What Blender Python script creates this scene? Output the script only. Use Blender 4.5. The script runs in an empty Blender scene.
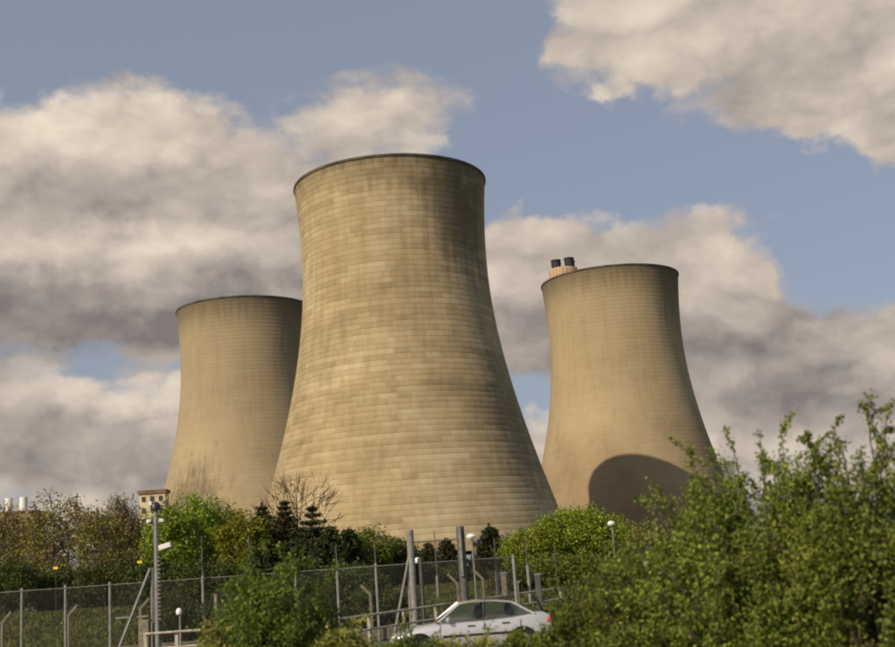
import bpy, bmesh, math, random
import numpy as np
from mathutils import Vector, Matrix

R = math.radians
PI = math.pi
S = bpy.context.scene
C = S.collection

# ------------------------------------------------------------------ camera
F_PX, PITCH, ROLL, EYE = 1164.35, 0.206983, 0.070287, 2.2
cam = bpy.data.cameras.new('camera')
cam_o = bpy.data.objects.new('camera', cam)
C.objects.link(cam_o)
S.camera = cam_o
cam.sensor_fit = 'HORIZONTAL'
cam.sensor_width = 36.0
cam.lens = 36.0 * F_PX / 895.0
cam.clip_start = 0.1
cam.clip_end = 20000.0
FWD = Vector((0, math.cos(PITCH), math.sin(PITCH)))
_r0, _u0 = Vector((1, 0, 0)), Vector((0, -math.sin(PITCH), math.cos(PITCH)))
RGT = _r0 * math.cos(ROLL) - _u0 * math.sin(ROLL)
UP = _r0 * math.sin(ROLL) + _u0 * math.cos(ROLL)
m = Matrix.Identity(4)
for i in range(3):
    m[i][0], m[i][1], m[i][2] = RGT[i], UP[i], -FWD[i]
m[2][3] = EYE
cam_o.matrix_world = m
cam.dof.use_dof = True                      # the photographer focused on the towers, the near bushes are soft
cam.dof.focus_distance = 330.0
cam.dof.aperture_fstop = (cam.lens / 1000.0) / 0.026


def direction(px, py):
    d = FWD * F_PX + RGT * (px - 447.5) + UP * (323.5 - py)
    return d.normalized()


def spot(px, py, dist):
    """survey helper: the place at forward distance dist (metres) seen at a spot of the photograph"""
    d = direction(px, py)
    t = dist / d.y
    return Vector((d.x * t, dist, EYE + d.z * t))


# ------------------------------------------------------------------ light
SUN_AZ, SUN_EL = 43.0, 34.9                 # the sun stands behind the camera, to the left
sun = bpy.data.lights.new('sun', 'SUN')
sun.energy = 3.7
sun.angle = R(0.53)
sun.color = (1.0, 0.85, 0.65)
sun_o = bpy.data.objects.new('sun', sun)
C.objects.link(sun_o)
travel = Vector((math.sin(R(SUN_AZ)) * math.cos(R(SUN_EL)), math.cos(R(SUN_AZ)) * math.cos(R(SUN_EL)), -math.sin(R(SUN_EL))))
sun_o.rotation_euler = travel.to_track_quat('-Z', 'Y').to_euler()
sun_o.location = (-40, -60, 60)
S.view_settings.view_transform = 'Standard'
S.view_settings.look = 'None'
S.view_settings.exposure = 0.22
S.view_settings.gamma = 1.0
S.cycles.filter_width = 2.0
S.cycles.max_bounces = 6
S.cycles.transmission_bounces = 6
S.cycles.diffuse_bounces = 3


# ------------------------------------------------------------------ node helpers
class G:
    def __init__(self, tree):
        self.t = tree
        self.n = tree.nodes
        self.l = tree.links

    def node(self, typ, ins=None, **kw):
        nd = self.n.new(typ)
        for k, v in kw.items():
            setattr(nd, k, v)
        for k, v in (ins or {}).items():
            self.put(nd.inputs[k], v)
        return nd

    def put(self, sock, v):
        if isinstance(v, bpy.types.NodeSocket):
            self.l.new(v, sock)
        elif v is not None:
            sock.default_value = v

    def math(self, op, a, b=None, c=None, clamp=False):
        nd = self.n.new('ShaderNodeMath')
        nd.operation = op
        nd.use_clamp = clamp
        for i, v in enumerate((a, b, c)):
            if v is not None:
                self.put(nd.inputs[i], v)
        return nd.outputs[0]

    def vmath(self, op, a, b=None, out=0):
        nd = self.n.new('ShaderNodeVectorMath')
        nd.operation = op
        self.put(nd.inputs[0], a)
        if b is not None:
            self.put(nd.inputs[1], b)
        return nd.outputs[out]

    def smooth(self, x, lo, hi, a=0.0, b=1.0):
        nd = self.n.new('ShaderNodeMapRange')
        nd.interpolation_type = 'SMOOTHSTEP'
        for i, v in enumerate((x, lo, hi, a, b)):
            self.put(nd.inputs[i], v)
        return nd.outputs[0]

    def mix(self, f, a, b, mode='MIX'):
        nd = self.n.new('ShaderNodeMix')
        nd.data_type = 'RGBA'
        nd.blend_type = mode
        nd.clamp_factor = True
        self.put(nd.inputs[0], f)
        self.put(nd.inputs[6], c4(a))
        self.put(nd.inputs[7], c4(b))
        return nd.outputs[2]

    def noise(self, vec, scale, detail=4.0, rough=0.5, out=0, lac=2.0):
        nd = self.n.new('ShaderNodeTexNoise')
        self.put(nd.inputs['Vector'], vec)
        nd.inputs['Scale'].default_value = scale
        nd.inputs['Detail'].default_value = detail
        nd.inputs['Roughness'].default_value = rough
        nd.inputs['Lacunarity'].default_value = lac
        return nd.outputs[out]


def c4(c):
    return (c[0], c[1], c[2], 1.0) if isinstance(c, (tuple, list)) and len(c) == 3 else c


# ------------------------------------------------------------------ world: clear evening sky with cumulus banks
world = bpy.data.worlds.new('World')
S.world = world
world.use_nodes = True
wt = world.node_tree
wt.nodes.clear()


def az_el(px, py):
    d = direction(px, py)
    return math.atan2(d.x, d.y), math.asin(d.z)


# cloud banks: where they stand in the sky (through the photograph), their angular size (px / focal length) and weight
BANKS = [(60, 200, 250, 135, 1.3), (250, 240, 210, 140, 1.1), (60, 325, 260, 80, .9), (385, 118, 125, 66, .85), (-190, 200, 260, 160, 1.1), (130, 108, 110, 50, .5),
         (655, 15, 185, 118, 1.3), (850, 20, 160, 130, 1.2), (765, 112, 90, 48, .6), (895, 120, 55, 62, .6), (1010, 60, 190, 150, 1.0),
         (600, 300, 200, 112, 1.1), (530, 238, 100, 52, .65), (710, 315, 150, 135, 1.1), (860, 385, 170, 92, 1.1), (1000, 400, 180, 110, 1.0),
         (80, 445, 270, 80, 1.15), (450, 470, 300, 54, .8), (740, 460, 300, 66, .9), (-150, 430, 200, 80, 1.0)]
GAPS = [(280, 10, 340, 62, .8), (-100, 10, 200, 52, .5), (560, 150, 110, 58, .8), (730, 170, 150, 34, .5), (865, 225, 85, 50, .8), (480, 40, 70, 70, .5), (120, 380, 110, 12, .25), (540, 410, 60, 11, .5)]
# bases that turn grey, and lit shoulders
SHADE = [(110, 200, 190, 40, .42), (90, 318, 260, 66, .8), (270, 330, 120, 80, .5), (560, 330, 170, 66, .62), (700, 360, 200, 72, .62), (860, 410, 150, 52, .55), (60, 462, 250, 46, .55), (790, 80, 140, 44, .28)]
GLOW = [(90, 120, 190, 50, .55), (70, 250, 200, 34, .30), (620, 35, 120, 60, .22), (120, 405, 90, 22, .36), (830, 440, 130, 16, .36)]


def bank_sum(g, P, banks, sign=1.0):
    tot = None
    for (px, py, sx, sy, w) in banks:
        a, e = az_el(px, py)
        rel = g.vmath('MULTIPLY', g.vmath('SUBTRACT', P, (a, e, 0)), (F_PX / sx, F_PX / sy, 0))
        ln = g.vmath('LENGTH', rel, out=1)
        v = g.smooth(ln, 1.15, 0.15, 0.0, w * sign)
        tot = v if tot is None else g.math('ADD', tot, v)
    return tot


grp = bpy.data.node_groups.new('cloud_density', 'ShaderNodeTree')
grp.interface.new_socket('Vector', in_out='INPUT', socket_type='NodeSocketVector')
for nm in ('Density', 'Shade'):
    grp.interface.new_socket(nm, in_out='OUTPUT', socket_type='NodeSocketFloat')
g = G(grp)
gi = g.node('NodeGroupInput')
go = g.node('NodeGroupOutput')
dirv = g.vmath('NORMALIZE', gi.outputs[0])
sx = g.node('ShaderNodeSeparateXYZ', {0: dirv})
az = g.math('ARCTAN2', sx.outputs[0], sx.outputs[1])
el = g.math('ARCSINE', sx.outputs[2])
flat = g.node('ShaderNodeCombineXYZ', {0: az, 1: el}).outputs[0]
w1 = g.vmath('SUBTRACT', g.noise(dirv, 9.0, 5, .55, out=1), (.5, .5, .5))
w2 = g.vmath('SUBTRACT', g.noise(dirv, 34.0, 4, .55, out=1), (.5, .5, .5))
warp = g.vmath('ADD', g.vmath('MULTIPLY', w1, (.13, .075, 0)), g.vmath('MULTIPLY', w2, (.046, .040, 0)))
P = g.vmath('ADD', flat, warp)
stretched = g.vmath('MULTIPLY', g.vmath('ADD', dirv, g.vmath('MULTIPLY', w1, (.06, .06, .05))), (1, 1, 2.1))
n_big = g.noise(stretched, 3.0, 3, .5)
n_fine = g.noise(stretched, 10.0, 8, .58)
vor = g.node('ShaderNodeTexVoronoi', {'Vector': g.vmath('ADD', stretched, g.vmath('MULTIPLY', w2, (.05, .05, .05))), 'Scale': 15.0, 'Detail': 1.5, 'Roughness': .55}, feature='F1')
puff = g.math('SUBTRACT', .50, vor.outputs[0])
n_wisp = g.noise(g.vmath('MULTIPLY', dirv, (1, 1, 3.2)), 22.0, 5, .6)
dens = g.math('ADD', bank_sum(g, P, BANKS), bank_sum(g, P, GAPS, -1.0))
dens = g.math('ADD', dens, g.math('MULTIPLY', g.math('SUBTRACT', n_big, .5), 1.0))
dens = g.math('ADD', dens, g.math('MULTIPLY', g.math('SUBTRACT', n_fine, .5), 1.15))
dens = g.math('ADD', dens, g.math('MULTIPLY', g.math('SUBTRACT', n_wisp, .5), .42))
dens = g.math('ADD', dens, g.math('MULTIPLY', puff, .42))
shade = g.math('SUBTRACT', bank_sum(g, P, SHADE), bank_sum(g, P, GLOW))
shade = g.math('ADD', shade, g.math('MULTIPLY', g.math('SUBTRACT', n_fine, .5), .45))
shade = g.math('SUBTRACT', shade, g.math('MULTIPLY', puff, .55))
g.l.new(dens, go.inputs[0])
g.l.new(shade, go.inputs[1])

g = G(wt)
tc = g.node('ShaderNodeTexCoord')
sky = g.node('ShaderNodeTexSky', sky_type='NISHITA')
sky.sun_disc = False
sky.sun_elevation = R(SUN_EL)
sky.sun_rotation = R(180.0 + SUN_AZ)
sky.air_density = 1.0
sky.dust_density = 2.2
sky.ozone_density = 1.6
view = tc.outputs['Generated']
d0 = g.node('ShaderNodeGroup', node_tree=grp)
g.l.new(view, d0.inputs[0])
alpha = g.smooth(d0.outputs[0], .02, .66)
nv = g.vmath('MULTIPLY', view, (1, 1, 1.8))
relief = g.math('SUBTRACT', g.noise(nv, 13.0, 5, .5), g.noise(g.vmath('ADD', nv, (-.018, 0, .036)), 13.0, 5, .5))
lit = g.math('ADD', .64, g.math('MULTIPLY', relief, .62))
lit = g.math('SUBTRACT', lit, g.math('MULTIPLY', d0.outputs[1], .55))
lit = g.math('ADD', lit, 0.0, clamp=True)
ramp = g.node('ShaderNodeValToRGB', {0: lit})
cr = ramp.color_ramp
cr.elements[0].position, cr.elements[0].color = 0.0, (1.85, 1.62, 1.52, 1)
cr.elements[1].position, cr.elements[1].color = 1.0, (7.9, 6.8, 5.5, 1)
e = cr.elements.new(.5)
e.color = (4.7, 4.0, 3.38, 1)
skyc = g.mix(.52, g.mix(1.0, sky.outputs[0], (.80, .73, .74), 'MULTIPLY'), (3.2, 3.5, 4.1))   # thin high veil over the blue
col = g.mix(g.math('MULTIPLY', alpha, .97), skyc, ramp.outputs[0])
bg = g.node('ShaderNodeBackground', {'Color': col, 'Strength': .10})
out = g.node('ShaderNodeOutputWorld')
g.l.new(bg.outputs[0], out.inputs[0])


# ------------------------------------------------------------------ materials
MATS = {}
HT, ZT, RT, B_LOW, B_HIGH, SILL = 112.7, 89.17, 26.57, 61.78, 72.43, 6.0      # tower profile
LIFTS = 70
LH = (HT - 0.7 - SILL) / LIFTS            # height of one pour


def new_mat(name):
    mt = bpy.data.materials.new(name)
    mt.use_nodes = True
    mt.node_tree.nodes.clear()
    MATS[name] = mt
    gg = G(mt.node_tree)
    o = gg.node('ShaderNodeOutputMaterial')
    return mt, gg, o


def plain(name, col, rough=.6, metal=0.0, var=.15, scale=3.0, bump=0.0, coat=0.0):
    mt, g, o = new_mat(name)
    tc = g.node('ShaderNodeTexCoord')
    n = g.noise(tc.outputs['Object'], scale, 6, .6)
    dark = tuple(x * (1 - var * 1.6) for x in col)
    lite = tuple(min(1, x * (1 + var)) for x in col)
    c = g.mix(g.smooth(n, .3, .7), dark, lite)
    b = g.node('ShaderNodeBsdfPrincipled', {'Base Color': c, 'Roughness': rough, 'Metallic': metal})
    if coat:
        b.inputs['Coat Weight'].default_value = coat
    if bump:
        bn = g.node('ShaderNodeBump', {'Strength': bump, 'Distance': .02, 'Height': n})
        g.l.new(bn.outputs[0], b.inputs['Normal'])
    g.l.new(b.outputs[0], o.inputs[0])
    return mt


def concrete_tower(name, base, light, dark, lift, panel, contrast, joint, stains=(), top=112.7, rim_dark=5.0, low=0.0):
    """shuttered concrete shell: every pour has its own tone, joints and weather stains"""
    mt, g, o = new_mat(name)
    tc = g.node('ShaderNodeTexCoord')
    ob = tc.outputs['Object']
    s = g.node('ShaderNodeSeparateXYZ', {0: ob})
    ang = g.math('ARCTAN2', s.outputs[0], s.outputs[1])
    row = g.math('FLOOR', g.math('DIVIDE', g.math('SUBTRACT', s.outputs[2], 6.0), lift))
    rown = g.node('ShaderNodeTexWhiteNoise', {'W': row}, noise_dimensions='1D')
    u = g.math('ADD', g.math('MULTIPLY', ang, 33.0 / panel), g.math('MULTIPLY', rown.outputs[0], 7.0))
    cell = g.math('FLOOR', u)
    pv = g.node('ShaderNodeCombineXYZ', {0: cell, 1: row})
    pan = g.node('ShaderNodeTexWhiteNoise', {'Vector': pv.outputs[0]}, noise_dimensions='2D')
    # long runs of pours share a tone
    u2 = g.math('FLOOR', g.math('ADD', g.math('MULTIPLY', ang, 33.0 / (panel * 3.7)), g.math('MULTIPLY', rown.outputs[0], 13.0)))
    pv2 = g.node('ShaderNodeCombineXYZ', {0: u2, 1: row, 2: 3.0})
    pan2 = g.node('ShaderNodeTexWhiteNoise', {'Vector': pv2.outputs[0]}, noise_dimensions='3D')
    big = g.noise(ob, .035, 5, .55)
    mid = g.noise(g.vmath('MULTIPLY', ob, (1, 1, 1.7)), .16, 6, .6)
    streak = g.noise(g.vmath('MULTIPLY', ob, (1, 1, .05)), .55, 5, .6)
    v = g.math('ADD', g.math('MULTIPLY', g.math('SUBTRACT', pan.outputs[0], .5), .42 * contrast), g.math('MULTIPLY', g.math('SUBTRACT', pan2.outputs[0], .5), .5 * contrast))
    v = g.math('ADD', v, g.math('MULTIPLY', g.math('SUBTRACT', rown.outputs[0], .5), .22 * contrast))
    v = g.math('ADD', v, g.math('MULTIPLY', g.math('SUBTRACT', mid, .5), 1.0 * contrast))
    v = g.math('ADD', v, g.math('MULTIPLY', g.math('SUBTRACT', big, .5), 1.2))
    v = g.math('ADD', v, g.math('MULTIPLY', g.math('SUBTRACT', streak, .5), .62))
    v = g.math('ADD', v, .5, clamp=True)
    ramp = g.node('ShaderNodeValToRGB', {0: v})
    r = ramp.color_ramp
    r.elements[0].position, r.elements[0].color = .05, c4(dark)
    r.elements[1].position, r.elements[1].color = .95, c4(light)
    r.elements.new(.5).color = c4(base)
    col = ramp.outputs[0]
    # dirt caught in the lift joints and between the pours
    fz = g.math('FRACT', g.math('DIVIDE', g.math('SUBTRACT', s.outputs[2], 6.0), lift))
    jl = g.math('MULTIPLY', g.math('SUBTRACT', 1.0, g.smooth(fz, .10, .24)), g.smooth(mid, .30, .62, .45, 1.0))
    fu = g.math('FRACT', u)
    jv = g.math('MULTIPLY', g.math('SUBTRACT', 1.0, g.smooth(fu, .02, .07)), .5)
    col = g.mix(g.math('MULTIPLY', g.math('MAXIMUM', jl, jv), joint), col, tuple(x * .5 for x in dark))
    # soot below the rim, in runs
    zn = g.math('ADD', s.outputs[2], g.math('MULTIPLY', g.math('SUBTRACT', streak, .5), 16.0))
    col = g.mix(g.smooth(zn, top - rim_dark * 1.6, top + 1.0, 0.0, .72), col, (.085, .072, .05))
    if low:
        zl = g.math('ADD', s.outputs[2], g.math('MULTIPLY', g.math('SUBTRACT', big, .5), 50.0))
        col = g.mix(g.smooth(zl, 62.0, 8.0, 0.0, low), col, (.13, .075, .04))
    for (sx_, sy_, sz_, rx, rz, k) in stains:
        rel = g.vmath('MULTIPLY', g.vmath('SUBTRACT', ob, (sx_, sy_, sz_)), (1 / rx, 1 / rx, 1 / rz))
        ln = g.math('ADD', g.vmath('LENGTH', rel, out=1), g.math('MULTIPLY', g.math('SUBTRACT', streak, .5), 1.4))
        ln = g.math('ADD', ln, g.math('MULTIPLY', g.math('SUBTRACT', mid, .5), .9))
        col = g.mix(g.smooth(ln, 1.1, .25, 0.0, k), col, (.105, .085, .055))
    hgt = g.math('ADD', g.math('MULTIPLY', mid, .5), g.math('MULTIPLY', pan.outputs[0], .12))
    bn = g.node('ShaderNodeBump', {'Strength': .35, 'Distance': .25, 'Height': hgt})
    b = g.node('ShaderNodeBsdfPrincipled', {'Base Color': col, 'Roughness': .92, 'Normal': bn.outputs[0]})
    b.inputs['Specular IOR Level'].default_value = .2
    g.l.new(b.outputs[0], o.inputs[0])
    return mt


def leafy(name, a, b, c, trans=.3):
    mt, g, o = new_mat(name)
    geo = g.node('ShaderNodeNewGeometry')
    oi = g.node('ShaderNodeObjectInfo')
    tc = g.node('ShaderNodeTexCoord')
    rnd = geo.outputs['Random Per Island']
    n = g.noise(tc.outputs['Object'], 1.7, 4, .55)
    f = g.math('ADD', g.math('MULTIPLY', rnd, .6), g.math('MULTIPLY', g.math('SUBTRACT', n, .3), .9), clamp=True)
    ramp = g.node('ShaderNodeValToRGB', {0: f})
    r = ramp.color_ramp
    r.elements[0].position, r.elements[0].color = .1, c4(a)
    r.elements[1].position, r.elements[1].color = .9, c4(c)
    r.elements.new(.5).color = c4(b)
    hs = g.node('ShaderNodeHueSaturation', {'Hue': g.math('ADD', .485, g.math('MULTIPLY', oi.outputs['Random'], .03)), 'Value': g.math('ADD', .85, g.math('MULTIPLY', oi.outputs['Random'], .3)), 'Color': ramp.outputs[0]})
    pb = g.node('ShaderNodeBsdfPrincipled', {'Base Color': hs.outputs[0], 'Roughness': .55})
    pb.inputs['Specular IOR Level'].default_value = .25
    tr = g.node('ShaderNodeBsdfTranslucent', {'Color': hs.outputs[0]})
    ms = g.node('ShaderNodeMixShader', {0: trans, 1: pb.outputs[0], 2: tr.outputs[0]})
    g.l.new(ms.outputs[0], o.inputs[0])
    return mt


def ground_mat(name, cols, scale):
    mt, g, o = new_mat(name)
    tc = g.node('ShaderNodeTexCoord')
    ob = tc.outputs['Object']
    n1 = g.noise(ob, scale, 6, .6)
    n2 = g.noise(ob, scale * 14, 5, .6)
    f = g.math('ADD', g.math('MULTIPLY', n1, .65), g.math('MULTIPLY', n2, .35))
    ramp = g.node('ShaderNodeValToRGB', {0: f})
    r = ramp.color_ramp
    r.elements[0].position, r.elements[0].color = .32, c4(cols[0])
    r.elements[1].position, r.elements[1].color = .68, c4(cols[2])
    r.elements.new(.5).color = c4(cols[1])
    bn = g.node('ShaderNodeBump', {'Strength': .5, 'Distance': .05, 'Height': n2})
    b = g.node('ShaderNodeBsdfPrincipled', {'Base Color': ramp.outputs[0], 'Roughness': .95, 'Normal': bn.outputs[0]})
    g.l.new(b.outputs[0], o.inputs[0])
    return mt


ground_mat('grass_ground', ((.035, .05, .014), (.06, .082, .022), (.10, .10, .035)), .35)
ground_mat('asphalt', ((.035, .034, .033), (.05, .048, .046), (.068, .064, .06)), 1.2)
plain('kerb_concrete', (.36, .33, .28), .9, var=.2, scale=4)
concrete_tower('tower_concrete_banded', (.345, .268, .150), (.47, .388, .245), (.205, .155, .084), LH, 4.3, .46, .15,
               stains=((21, -19, 99, 17, 22, .75), (4, -27, 107, 22, 5, .35), (30, -20, 45, 12, 30, .35), (-25, -25, 60, 16, 14, .25)), rim_dark=3.0)
concrete_tower('tower_concrete_smooth_west', (.33, .262, .158), (.385, .310, .192), (.235, .182, .108), LH, 3.9, .16, .05,
               stains=((-20, -32, 28, 19, 26, .75), (26, -14, 100, 14, 24, .45)), rim_dark=9.0)
concrete_tower('tower_concrete_smooth_east', (.345, .270, .158), (.41, .325, .195), (.24, .182, .104), LH, 3.9, .16, .05,
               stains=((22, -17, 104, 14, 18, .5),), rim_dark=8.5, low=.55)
plain('soot_concrete', (.10, .085, .06), .95, var=.3, scale=.3)
plain('tower_inside', (.16, .125, .08), .95, var=.25, scale=.1)
plain('chimney_concrete', (.50, .37, .22), .9, var=.12, scale=.08)
plain('chimney_orange', (.42, .19, .08), .9, var=.2, scale=.2)
plain('flue_dark', (.022, .022, .026), .8, var=.3, scale=.3)
plain('galvanised', (.23, .225, .205), .6, .2, var=.15, scale=6)
plain('galvanised_dark', (.11, .105, .10), .6, .3, var=.2, scale=6)
plain('wire', (.075, .072, .06), .6, .3, var=.1)
plain('post_concrete', (.20, .175, .13), .9, var=.2, scale=9)
plain('rail_paint', (.42, .38, .30), .8, var=.2, scale=5)
plain('white_plastic', (.75, .74, .70), .4, var=.05)
plain('dark_plastic', (.03, .03, .032), .4, var=.2)
plain('yellow_paint', (.78, .58, .03), .5, var=.06)
plain('bark', (.075, .055, .038), .9, var=.35, scale=9, bump=.4)
plain('bark_pale', (.15, .112, .075), .9, var=.3, scale=9, bump=.4)
plain('twig', (.17, .12, .065), .9, var=.3, scale=5)
plain('brick_building', (.24, .17, .11), .9, var=.15, scale=.6)
plain('hall_cladding', (.20, .18, .17), .8, var=.1, scale=.2)
plain('cream_building', (.58, .48, .31), .9, var=.12, scale=.3)
plain('roof_brown', (.17, .10, .065), .9, var=.2, scale=.4)
plain('roof_slate', (.10, .095, .10), .9, var=.2, scale=.4)
plain('window_dark', (.05, .05, .05), .15, var=.2)
plain('car_silver', (.66, .65, .63), .24, .5, var=.02, coat=.8)
plain('car_black', (.015, .015, .016), .45, var=.2)
plain('car_rim', (.45, .45, .46), .3, .9, var=.05)
plain('car_red_lens', (.50, .015, .01), .15, var=.1, coat=.5)
plain('car_clear_lens', (.72, .72, .70), .1, .2, var=.05, coat=1.0)
plain('car_seat', (.05, .045, .045), .9, var=.2)
leafy('leaf_bright', (.105, .15, .013), (.21, .27, .022), (.36, .41, .042))
leafy('leaf_yellow', (.09, .105, .008), (.19, .20, .014), (.33, .31, .03))
leafy('leaf_mid', (.058, .088, .012), (.130, .170, .022), (.25, .285, .042))
leafy('leaf_near', (.058, .095, .013), (.150, .205, .028), (.36, .41, .068))
leafy('leaf_dark', (.030, .045, .010), (.065, .085, .017), (.13, .15, .030))
leafy('leaf_olive', (.12, .115, .022), (.23, .215, .04), (.36, .34, .06), .2)
leafy('leaf_brown', (.13, .105, .032), (.22, .18, .055), (.32, .27, .08), .2)
leafy('needle', (.022, .032, .011), (.048, .062, .019), (.10, .112, .032), .15)
leafy('needle_brown', (.036, .034, .013), (.068, .062, .02), (.12, .11, .034), .15)
leafy('blade', (.075, .085, .02), (.13, .14, .032), (.22, .21, .06), .2)
mt, g, o = new_mat('car_glass')
gb = g.node('ShaderNodeBsdfPrincipled', {'Base Color': (.5, .58, .54, 1), 'Roughness': .03, 'IOR': 1.45})
gb.inputs['Transmission Weight'].default_value = 1.0
g.l.new(gb.outputs[0], o.inputs[0])


# ------------------------------------------------------------------ mesh helpers
def mesh_np(name, v, f):
    """v (n,3) array, f (k, 3 or 4) array"""
    me = bpy.data.meshes.new(name)
    v = np.asarray(v, np.float32)
    f = np.asarray(f, np.int32)
    k = f.shape[1]
    me.vertices.add(len(v))
    me.vertices.foreach_set('co', v.ravel())
    me.loops.add(f.size)
    me.loops.foreach_set('vertex_index', f.ravel())
    me.polygons.add(len(f))
    me.polygons.foreach_set('loop_start', np.arange(0, f.size, k, dtype=np.int32))
    me.update(calc_edges=True)
    return me


def obj(name, me, mat=None, parent=None, loc=None):
    if mat and not me.materials:
        me.materials.append(MATS[mat])
    o = bpy.data.objects.new(name, me)
    C.objects.link(o)
    if parent:
        o.parent = parent
    if loc is not None:
        o.location = loc
    return o


def tag(o, label=None, cat=None, group=None, kind=None):
    for k, v in (('label', label), ('category', cat), ('group', group), ('kind', kind)):
        if v:
            o[k] = v
    return o


def thing(name, label, cat, loc=(0, 0, 0), rz=0.0, group=None):
    o = bpy.data.objects.new(name, None)
    o.empty_display_size = .3
    C.objects.link(o)
    o.location = loc
    o.rotation_euler.z = rz
    return tag(o, label, cat, group)


class MB:
    """collects shapes into one mesh"""

    def __init__(self):
        self.bm = bmesh.new()

    def box(self, c, s, rot=None, bevel=0.0):
        r = bmesh.ops.create_cube(self.bm, size=1.0)
        vs = r['verts']
        bmesh.ops.scale(self.bm, vec=s, verts=vs)
        if bevel:
            es = list({e for v in vs for e in v.link_edges})
            rb = bmesh.ops.bevel(self.bm, geom=es, offset=bevel, segments=1, affect='EDGES')
            vs = list({v for f in rb['faces'] for v in f.verts} | {v for v in vs if v.is_valid})
        if rot is not None:
            bmesh.ops.rotate(self.bm, cent=(0, 0, 0), matrix=rot, verts=vs)
        bmesh.ops.translate(self.bm, vec=c, verts=vs)
        return self

    def tube(self, a, b, r0, r1=None, n=10, caps=True):
        a, b = Vector(a), Vector(b)
        r1 = r0 if r1 is None else r1
        d = b - a
        q = d.to_track_quat('Z', 'Y').to_matrix().to_4x4()
        mtx = Matrix.Translation((a + b) / 2) @ q
        bmesh.ops.create_cone(self.bm, cap_ends=caps, segments=n, radius1=r0, radius2=r1, depth=d.length, matrix=mtx)
        return self

    def ball(self, c, r, sub=2, scale=(1, 1, 1)):
        mtx = Matrix.Translation(c) @ Matrix.Diagonal((*scale, 1))
        bmesh.ops.create_icosphere(self.bm, subdivisions=sub, radius=r, matrix=mtx)
        return self

    def lathe(self, prof, n=96, close=False):
        rings = []
        for (r, z) in prof:
            rings.append([self.bm.verts.new((r * math.cos(2 * PI * i / n), r * math.sin(2 * PI * i / n), z)) for i in range(n)])
        k = len(rings)
        for j in range(k if close else k - 1):
            A, B = rings[j], rings[(j + 1) % k]
            for i in range(n):
                self.bm.faces.new((A[i], A[(i + 1) % n], B[(i + 1) % n], B[i]))
        return self

    def build(self, name, mat, parent=None, loc=None, smooth=None):
        me = bpy.data.meshes.new(name)
        self.bm.to_mesh(me)
        self.bm.free()
        if smooth is not None:
            for p in me.polygons:
                p.use_smooth = True
            me.set_sharp_from_angle(angle=R(smooth))
        return obj(name, me, mat, parent, loc)


def tubes_np(paths, sides=4):
    """paths: list of (points (k,3), radii (k,)) -> verts, quads"""
    V, Fq, off = [], [], 0
    ang = np.arange(sides) * 2 * PI / sides
    ca, sa = np.cos(ang), np.sin(ang)
    for pts, rad in paths:
        pts = np.asarray(pts, float)
        k = len(pts)
        d = np.gradient(pts, axis=0)
        d /= np.linalg.norm(d, axis=1, keepdims=True) + 1e-9
        ref = np.where(np.abs(d[:, 2:3]) > .9, np.array([[1., 0, 0]]), np.array([[0, 0, 1.]]))
        u = np.cross(d, ref)
        u /= np.linalg.norm(u, axis=1, keepdims=True) + 1e-9
        w = np.cross(d, u)
        rr = np.asarray(rad, float)[:, None, None]
        ring = pts[:, None, :] + rr * (u[:, None, :] * ca[None, :, None] + w[:, None, :] * sa[None, :, None])
        V.append(ring.reshape(-1, 3))
        for j in range(k - 1):
            for i in range(sides):
                i2 = (i + 1) % sides
                Fq.append((off + j * sides + i, off + j * sides + i2, off + (j + 1) * sides + i2, off + (j + 1) * sides + i))
        off += k * sides
    return np.concatenate(V), np.array(Fq)


def leaves_np(rng, cen, length, width, up=.3, along=None):
    """folded diamond leaves at the given centres"""
    n = len(cen)
    a = rng.normal(size=(n, 3))
    if along is not None:
        a = along + .55 * a
    a /= np.linalg.norm(a, axis=1, keepdims=True)
    nrm = rng.normal(size=(n, 3))
    nrm[:, 2] += up * 3
    b = np.cross(a, nrm)
    b /= np.linalg.norm(b, axis=1, keepdims=True) + 1e-9
    nn = np.cross(b, a)
    L = length * rng.uniform(.6, 1.35, (n, 1))
    W = width * rng.uniform(.65, 1.3, (n, 1))
    v = np.stack([cen - a * L * .5, cen + b * W * .5 + nn * L * .12, cen + a * L * .5 - nn * L * .08, cen - b * W * .5 + nn * L * .12], 1).reshape(-1, 3)
    i = np.arange(n)[:, None] * 4
    f = np.concatenate([i + np.array([[0, 1, 2]]), i + np.array([[0, 2, 3]])], 1).reshape(-1, 3)
    return v, f


# ------------------------------------------------------------------ ground
def gz(x, y):
    """flat by the road, a low grass bank behind the fence, flat again by the towers"""
    def sm(t):
        t = min(1, max(0, t))
        return t * t * (3 - 2 * t)
    return 1.35 * sm((y - 44.0) / 9.0) * (1 - sm((y - 100) / 60.0))


bm = bmesh.new()
ys = [-400, -60, -10, 4, 12, 20, 28, 36, 42] + [44 + i * .75 for i in range(14)] + [60, 75, 90, 100 + 0, 110, 120, 130, 140, 150, 162, 200, 300, 450, 700, 1200, 2500, 5000, 9000]
xs = [-9000, -3000, -1000, -400, -150, -80, -50, -35, -25, -18, -12, -6, 0, 6, 12, 18, 25, 35, 50, 80, 150, 400, 1000, 3000, 9000]
grid = [[bm.verts.new((x, y, gz(x, y))) for x in xs] for y in ys]
for j in range(len(ys) - 1):
    for i in range(len(xs) - 1):
        bm.faces.new((grid[j][i], grid[j][i + 1], grid[j + 1][i + 1], grid[j + 1][i]))
me = bpy.data.meshes.new('ground')
bm.to_mesh(me)
bm.free()
for p in me.polygons:
    p.use_smooth = True
tag(obj('ground', me, 'grass_ground'), kind='structure')
rd = MB()
rd.box((0, 29.3, .006), (160, 8.0, .004))
tag(rd.build('road', 'asphalt'), kind='structure')
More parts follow.
